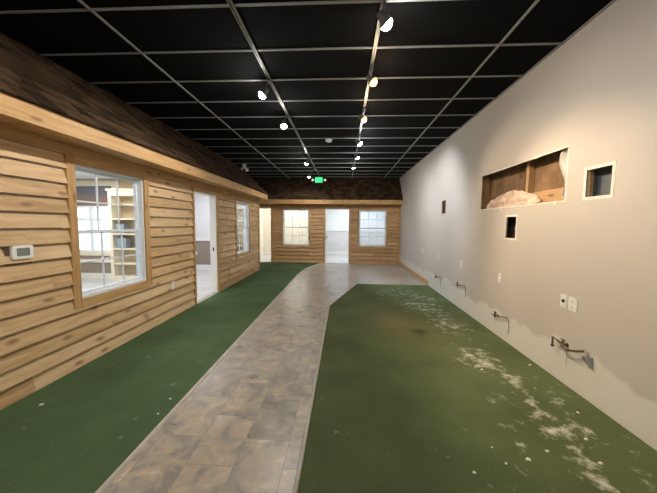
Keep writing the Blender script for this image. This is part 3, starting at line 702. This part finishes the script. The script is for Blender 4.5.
# ------------------------------------------------------------ track lighting
for x, y1, lab in ((G0, 9.6, 'long grey lighting track on the ceiling, right of the exit sign'), (G0-1.219, 9.75, 'long grey lighting track on the ceiling above the left edge of the tiled path')):
    t = thing('lighting_track', lab, 'track', (x, 4, CZ-.014))
    m = MB(); m.box((x-.017, -2.1, CZ-.034), (x-.009, y1, CZ-.014), axis=1); m.box((x+.009, -2.1, CZ-.034), (x+.017, y1, CZ-.014), axis=1); m.box((x-.009, -2.1, CZ-.02), (x+.009, y1, CZ-.014), axis=1)
    m.build('rail', 'track', t)
    for a in (-2.1, y1-.06):
        m = MB(); m.box((x-.02, a, CZ-.038), (x+.02, a+.06, CZ-.0145)); m.build('end_cap', 'black', t)
names = {0: 'large white track spotlight nearest the viewer on the right track', 1: 'warm amber track spotlight, second from the viewer on the right track', 2: 'warm amber track spotlight, third from the viewer on the right track',
         3: 'white track spotlight just beyond the amber pair on the right track', 4: 'white track spotlight, fifth from the viewer on the right track', 5: 'small white track spotlight farthest along the right track',
         6: 'bluish white track spotlight nearest the viewer on the left track', 7: 'large white track spotlight, second in view on the left track', 8: 'white track spotlight just before the exit sign on the left track', 9: 'small low white spotlight left of the exit sign'}
def make_head(kind):
    root = bpy.data.objects.new('track_spotlight', None); C.objects.link(root); root.empty_display_size = .05
    def mk(name, mat, fn, par=root):
        m = MB(); fn(m); o = m.build(name, mat); o.parent = par; return o
    # local: head looks down -Z
    body = mk('lamp_body', 'head', lambda m: m.tube([(0, 0, .085), (0, 0, .075), (0, 0, .03), (0, 0, .0), (0, 0, -.012)], [.02, .03, .034, .05, .05], seg=20))
    def dome(m):
        n = 7; R_ = .05; pts = []; rs = []
        for k in range(n):
            a = math.pi/2*k/(n-1); pts.append((0, 0, -.013-.046*math.sin(a))); rs.append(max(.001, R_*math.cos(a)))
        m.tube(pts, rs, seg=20)
    mk('bulb', 'bulb_'+kind, dome, body)
    return root
protos = {'cool': make_head('cool'), 'warm': make_head('warm')}
used = set()
def copy_tree(o, parent=None):
    c_ = o.copy(); C.objects.link(c_)
    if parent: c_.parent = parent
    for ch in list(o.children):
        if not ch.name.startswith('track_adapter'): copy_tree(ch, c_)
    return c_
for i, (loc, aim, col, W, ang, kind) in enumerate(SPOTS):
    h = protos[kind] if kind not in used else copy_tree(protos[kind]); used.add(kind)
    d = (Vector(aim)-Vector(loc)).normalized()
    h.location = loc; h.rotation_euler = d.to_track_quat('-Z', 'Y').to_euler()
    tag(h, names.get(i, ['unseen white track spotlight added over the left carpet', 'unseen white track spotlight added over the right carpet', 'unseen white track spotlight added at the rear end of the left track'][max(0, i-10)]), 'spotlight', 'track spotlights')
    tx = G0 if loc[0] > 0 else G0-1.219
    # stem and adapter box on the track
    m = MB(); top = Vector((tx, loc[1]-.02, CZ-.036)); bk = Vector(loc)-d*.05
    m.tube([top, Vector((tx+(loc[0]-tx)*.4, loc[1]-.02, (CZ+loc[2])/2+.03)), bk], .008, seg=8); m.box((tx-.018, loc[1]-.07, CZ-.06), (tx+.018, loc[1]+.05, CZ-.0345))
    bpy.context.view_layer.update()
    o = m.build('track_adapter', 'head'); o.parent = h; o.matrix_parent_inverse = (Matrix.Translation(h.location) @ h.rotation_euler.to_matrix().to_4x4()).inverted()
    l = bpy.data.lights.new('spot', 'SPOT'); l.energy = W*1.05; l.color = col; l.spot_size = math.radians(ang); l.spot_blend = .85; l.shadow_soft_size = .04
    lo_ = bpy.data.objects.new('spot_light', l); C.objects.link(lo_); lo_.location = Vector(loc)+d*.045; lo_.rotation_euler = h.rotation_euler
    # bulb glow that leaves sideways
    l = bpy.data.lights.new('glow', 'POINT'); l.energy = 5; l.color = col; l.shadow_soft_size = .03
    lo_ = bpy.data.objects.new('bulb_glow', l); C.objects.link(lo_); lo_.location = Vector(loc)+d*.06

# exit sign
t = thing('exit_sign', 'green glowing exit sign with twin emergency lamps hanging at the far end', 'sign', (-.87, 9.9, 3.284))
m = MB(); m.box((-1.01, 9.9, 2.90), (-.73, 9.94, 3.10)); m.build('sign_body', 'black', t, bevel=.004)
m = MB(); m.box((-1.0, 9.895, 2.91), (-.74, 9.9, 3.09)); m.build('sign_face', 'exit_face', t)
m = MB(); y0, y1 = 9.889, 9.895; zt, zb = 3.065, 2.935; lw = .012
def vb(x, a=zb, b=zt): m.box((x, y0, a), (x+lw, y1, b))
x = -.985; vb(x)
for z in (zb, (zb+zt)/2-lw/2, zt-lw): m.box((x, y0, z), (x+.045, y1, z+lw))
x = -.925
for s in (0, 1):
    a, b = (x, x+.05) if s == 0 else (x+.05, x)
    m.hexa([(q+e, yy, z) for (q, z) in ((a, zb), (b-0, zt)) for yy in (y0, y1) for e in (-.001, lw)][:8])
x = -.857; vb(x)
x = -.828; m.box((x, y0, zt-lw), (x+.055, y1, zt)); vb(x+.0215)
m.build('exit_lettering', 'exit_letter', t)
m = MB(); m.box((-.885, 9.91, 3.10), (-.855, 9.93, CZ-.012)); m.build('hanger', 'black', t)
for s in (-1, 1):
    m = MB(); cx = -.87+s*.21; m.tube([(cx, 9.95, 3.0), (cx, 9.92, 3.0), (cx, 9.87, 2.99), (cx, 9.86, 2.99)], [.02, .035, .04, .03], seg=14); m.tube([(-.87+s*.135, 9.92, 3.0), (cx, 9.92, 3.0)], .01); m.build('emergency_lamp', 'plastic_white', t)
# emergency twin light near the gable
t = thing('emergency_light', 'small white twin-head emergency light under the ceiling by the shingled gable', 'light', (-3.0, 8.6, CZ))
m = MB(); m.box((-3.05, 8.58, 3.14), (-2.95, 8.62, CZ-.012)); m.build('bracket', 'plastic_white', t)
for s in (-1, 1):
    m = MB(); m.tube([(-3.0+s*.08, 8.62, 3.11), (-3.0+s*.09, 8.58, 3.10), (-3.0+s*.10, 8.53, 3.08)], [.03, .045, .05], seg=14); m.tube([(-3.0, 8.6, 3.15), (-3.0+s*.09, 8.6, 3.11)], .012); m.build('lamp_head', 'plastic_white', t)
# smoke detector
t = thing('smoke_detector', 'round pale smoke detector on the black ceiling between the lighting tracks', 'detector', (-.34, 6.2, CZ))
m = MB(); m.tube([(-.34, 6.2, CZ), (-.34, 6.2, CZ-.03)], .075, seg=24); m.build('base', 'plastic_white', t)
m = MB(); m.tube([(-.34, 6.2, CZ-.03), (-.34, 6.2, CZ-.05), (-.34, 6.2, CZ-.06)], [.06, .055, .03], seg=24); m.build('cover', 'plastic_white', t)

# ------------------------------------------------------------ wall plates, thermostat
def rbox(m, F, uc, zc, w_, h_, d0, d1, r=.006, n=4):
    pts = []
    for (sx, sz, a0) in ((1, 1, 0), (-1, 1, 90), (-1, -1, 180), (1, -1, 270)):
        for k in range(n+1):
            a = math.radians(a0+90*k/n); pts.append((uc+sx*(w_/2-r)+r*math.cos(a), zc+sz*(h_/2-r)+r*math.sin(a)))
    N_ = len(pts); V = [F(a, d0, b) for a, b in pts]+[F(a, d1, b) for a, b in pts]
    m.poly(V, [tuple(range(N_))[::-1], tuple(range(N_, 2*N_))]+[(k, (k+1) % N_, N_+(k+1) % N_, N_+k) for k in range(N_)])
def outlet(F, u, z, label, kind='duplex', w_=.078, h_=.122, back=0, grp='wall outlets'):
    t = thing('wall_outlet' if kind == 'duplex' else 'jack_plate', label, 'outlet' if kind == 'duplex' else 'wall plate', F(u, back, z), grp)
    m = MB(); rbox(m, F, u, z, w_, h_, back, back+.006); m.build('cover_plate', 'plastic_white', t, bevel=.0015)
    if kind == 'duplex':
        for s in (-1, 1):
            m = MB(); rbox(m, F, u, z+s*.027, .034, .038, back+.006, back+.009, r=.012); rc = m.build('receptacle', 'plastic_white', t)
            m = MB()
            for q in (-.007, .007): fbox(m, F, u+q-.0015, u+q+.0015, back+.009, back+.0097, z+s*.027-.003, z+s*.027+.009)
            fbox(m, F, u-.003, u+.003, back+.009, back+.0097, z+s*.027-.014, z+s*.027-.008); m.build('slots', 'dark', rc)
    else:
        m = MB(); c0 = Vector(F(u, back+.006, z)); c1 = Vector(F(u, back+.012, z)); m.tube([c0, c1], .017, seg=16); m.build('jack', 'dark', t)
    return t
outlet(RW, 2.81, .79, 'white plate with a round black jack, left of the nearest outlet on the right wall', 'jack', grp='wall plates')
outlet(RW, 2.70, .785, 'white duplex outlet nearest the viewer on the right wall, beside the jack plate', w_=.10, h_=.125)
outlet(RW, 3.94, .80, 'white outlet on the right wall below the long cut opening')
outlet(RW, 5.21, .81, 'white outlet on the right wall, third from the viewer')
outlet(RW, 6.46, .79, 'white outlet on the right wall below the small high hole')
outlet(RW, 7.72, .81, 'white outlet on the right wall farthest from the viewer')
outlet(LW, 4.35, .515, 'white outlet on the left clapboard wall between near window and doorway', back=.028)
outlet(LW, 8.77, .49, 'white outlet on the left clapboard wall near its far corner', back=.028)
outlet((lambda u, d, z: (u, 8.931-d, z)), -4.74, .53, 'white outlet on the taupe wall seen through the left doorway')
outlet((lambda u, d, z: (u, 14.28-d, z)), -.02, .55, 'white outlet seen through the far doorway')
t = thing('thermostat', 'white wall thermostat with grey screen on the left clapboard wall', 'thermostat', (AX+.03, 2.25, 1.24))
m = MB(); rbox(m, LW, 2.235, 1.215, .20, .15, .012, .022, r=.004); m.build('backing_block', 'copper', t)
m = MB(); rbox(m, LW, 2.25, 1.24, .165, .115, .022, .050, r=.02); m.build('housing', 'plastic_white', t, bevel=.006)
m = MB(); rbox(m, LW, 2.25, 1.243, .098, .066, .050, .0515, r=.005); m.build('screen', 'lcd', t)

# ------------------------------------------------------------ plumbing left on the right wall
def stub(u, z, label, big=False, span=.34):
    t = thing('water_pipe', label, 'pipe', RW(u, 0, z), 'capped water pipes')
    P = lambda a, d, b: Vector(RW(a, d, b))
    m = MB(); m.tube([P(u, 0, z), P(u, .05, z)], .009); m.tube([P(u, .003, z), P(u, .006, z)], .022, seg=14)
    if big:
        m.tube([P(u+.04, .06, z+.025), P(u, .06, z+.012), P(u-.07, .06, z-.02), P(u-.16, .045, z+.01), P(u-.235, .035, z+.045)], .011)
    else:
        m.tube([P(u+.10, .035, z-.01), P(u, .045, z), P(u-.12, .035, z+.03), P(u-span+.08, .025, z+.055)], .007)
    m.build('supply_pipe', 'copper', t)
    m = MB(); m.tube([P(u, .045, z-.02), P(u, .045, z+.03)], .014, seg=12); m.tube([P(u, .045, z+.03), P(u, .045, z+.045)], [.008, .008]); v = m.build('shutoff_valve', 'copper', t)
    m = MB(); m.tube([P(u-.022, .045, z+.05), P(u+.022, .045, z+.05)], .008, seg=8); m.build('valve_handle', 'copper' if big else 'dark', v)
    e = u-span+.08
    if big:
        m = MB(); m.tube([P(e+.025, .035, z+.045), P(e, .035, z+.044), P(e-.01, .035, z+.02), P(e-.018, .03, z-.06)], .010); m.build('elbow', 'chrome', t)
        m = MB(); m.tube([P(u+.125, .05, z+.03), P(u+.12, .05, z-.0), P(u+.12, .05, z-.045)], .009); m.tube([P(u+.04, .06, z+.025), P(u+.125, .05, z+.03)], .007); m.tube([P(u+.12, .05, z-.045), P(u+.12, .05, z-.065)], .015); m.build('side_valve', 'copper', t)
        m = MB()
        Q = ((e-.02, z+.01), (e-.035, z-.09), (e+.01, z-.095), (e+.09, z-.05), (e+.09, z-.025), (e+.02, z-.04), (e+.0, z+.0))
        m.poly([RW(a, .001, b) for a, b in Q]+[RW(a, .003, b) for a, b in Q], [tuple(range(7, 14))]+[(k, (k+1) % 7, 7+(k+1) % 7, 7+k) for k in range(7)])
        m.build('putty_patch', 'grey_mud', t)
        m = MB(); fbox(m, RW, u-.005, u, 0, .002, z-.19, z-.03); m.build('wall_slot', 'scar', t)
    else:
        m = MB(); m.tube([P(e, .025, z+.055), P(e-.004, .02, z+.04), P(e-.004, .008, z+.02), P(e-.004, .008, z-.15)], .004, seg=8); m.build('drop_line', 'grey_mud', t)
stub(2.73, .39, 'largest tarnished pipe with valves and grey elbow, below the nearest outlet on the right wall', True)
stub(3.93, .28, 'thin capped pipe with vertical drop line, second from the viewer on the right wall')
stub(5.24, .42, 'thin capped pipe with vertical drop line, third from the viewer on the right wall')
stub(6.46, .34, 'thin capped pipe with drop line, farthest from the viewer on the right wall', span=.30)

# ------------------------------------------------------------ things inside the cut opening
def lump(name, mat, pts, seed, amp):
    bm = bmesh.new(); bmesh.ops.create_icosphere(bm, subdivisions=4, radius=1)
    for v in bm.verts:
        t_ = (v.co.y+1)/2; env = pts(t_)
        n_ = noise.noise(v.co*2.3+Vector((seed, 0, 0)))*amp+noise.noise(v.co*6+Vector((0, seed, 0)))*amp*.5
        v.co = Vector((env[0]+v.co.x*(env[2])*(1+n_), env[1], env[3]+v.co.z*env[4]*(1+n_*1.3)))
    me = bpy.data.meshes.new(name); bm.to_mesh(me); bm.free()
    for p in me.polygons: p.use_smooth = True
    me.materials.append(M[mat]); o = bpy.data.objects.new(name, me); C.objects.link(o); return o
o = lump('insulation_batt', 'insul', lambda t_: (BX+.090, 3.36+t_*1.24, .050, 1.785, .055+.085*math.sin(math.pi*min(1, .12+t_*.80))**.8), 4, .62)
tag(o, 'crumpled pale pink insulation batt lying in the long wall opening', 'insulation')
m = MB(); n = 14; V = []; 
for k in range(n+1):
    z = 1.74+.52*k/n; wv = .02*math.sin(k*1.1); cy = 2.93+.06*(k/n)+.03*math.sin(k*.7)
    for q in range(5): V.append((BX+.05+.02*math.sin(q*1.7+k*.5), cy+(q-2)*.035*(.45+.55*k/n)+wv*.3, z))
fs = [(k*5+q, k*5+q+1, (k+1)*5+q+1, (k+1)*5+q) for k in range(n) for q in range(4)]
m.poly(V, fs, smooth=True); o = m.build('plastic_sheet', 'plastic_sheet'); md = o.modifiers.new('solid', 'SOLIDIFY'); md.thickness = .003
tag(o, 'milky torn plastic sheet hanging in the near end of the long wall opening', 'sheet')
m = MB(); m.tube([(BX+.08, 3.70, 1.28), (BX+.07, 3.74, 1.42), (BX+.08, 3.73, 1.52), (BX+.1, 3.78, 1.66)], .012); m.box((BX+.05, 3.70, 1.44), (BX+.09, 3.76, 1.50))
tag(m.build('cable_stub', 'grey_mud'), 'grey cable inside the small upright wall hole under the long opening', 'cable')
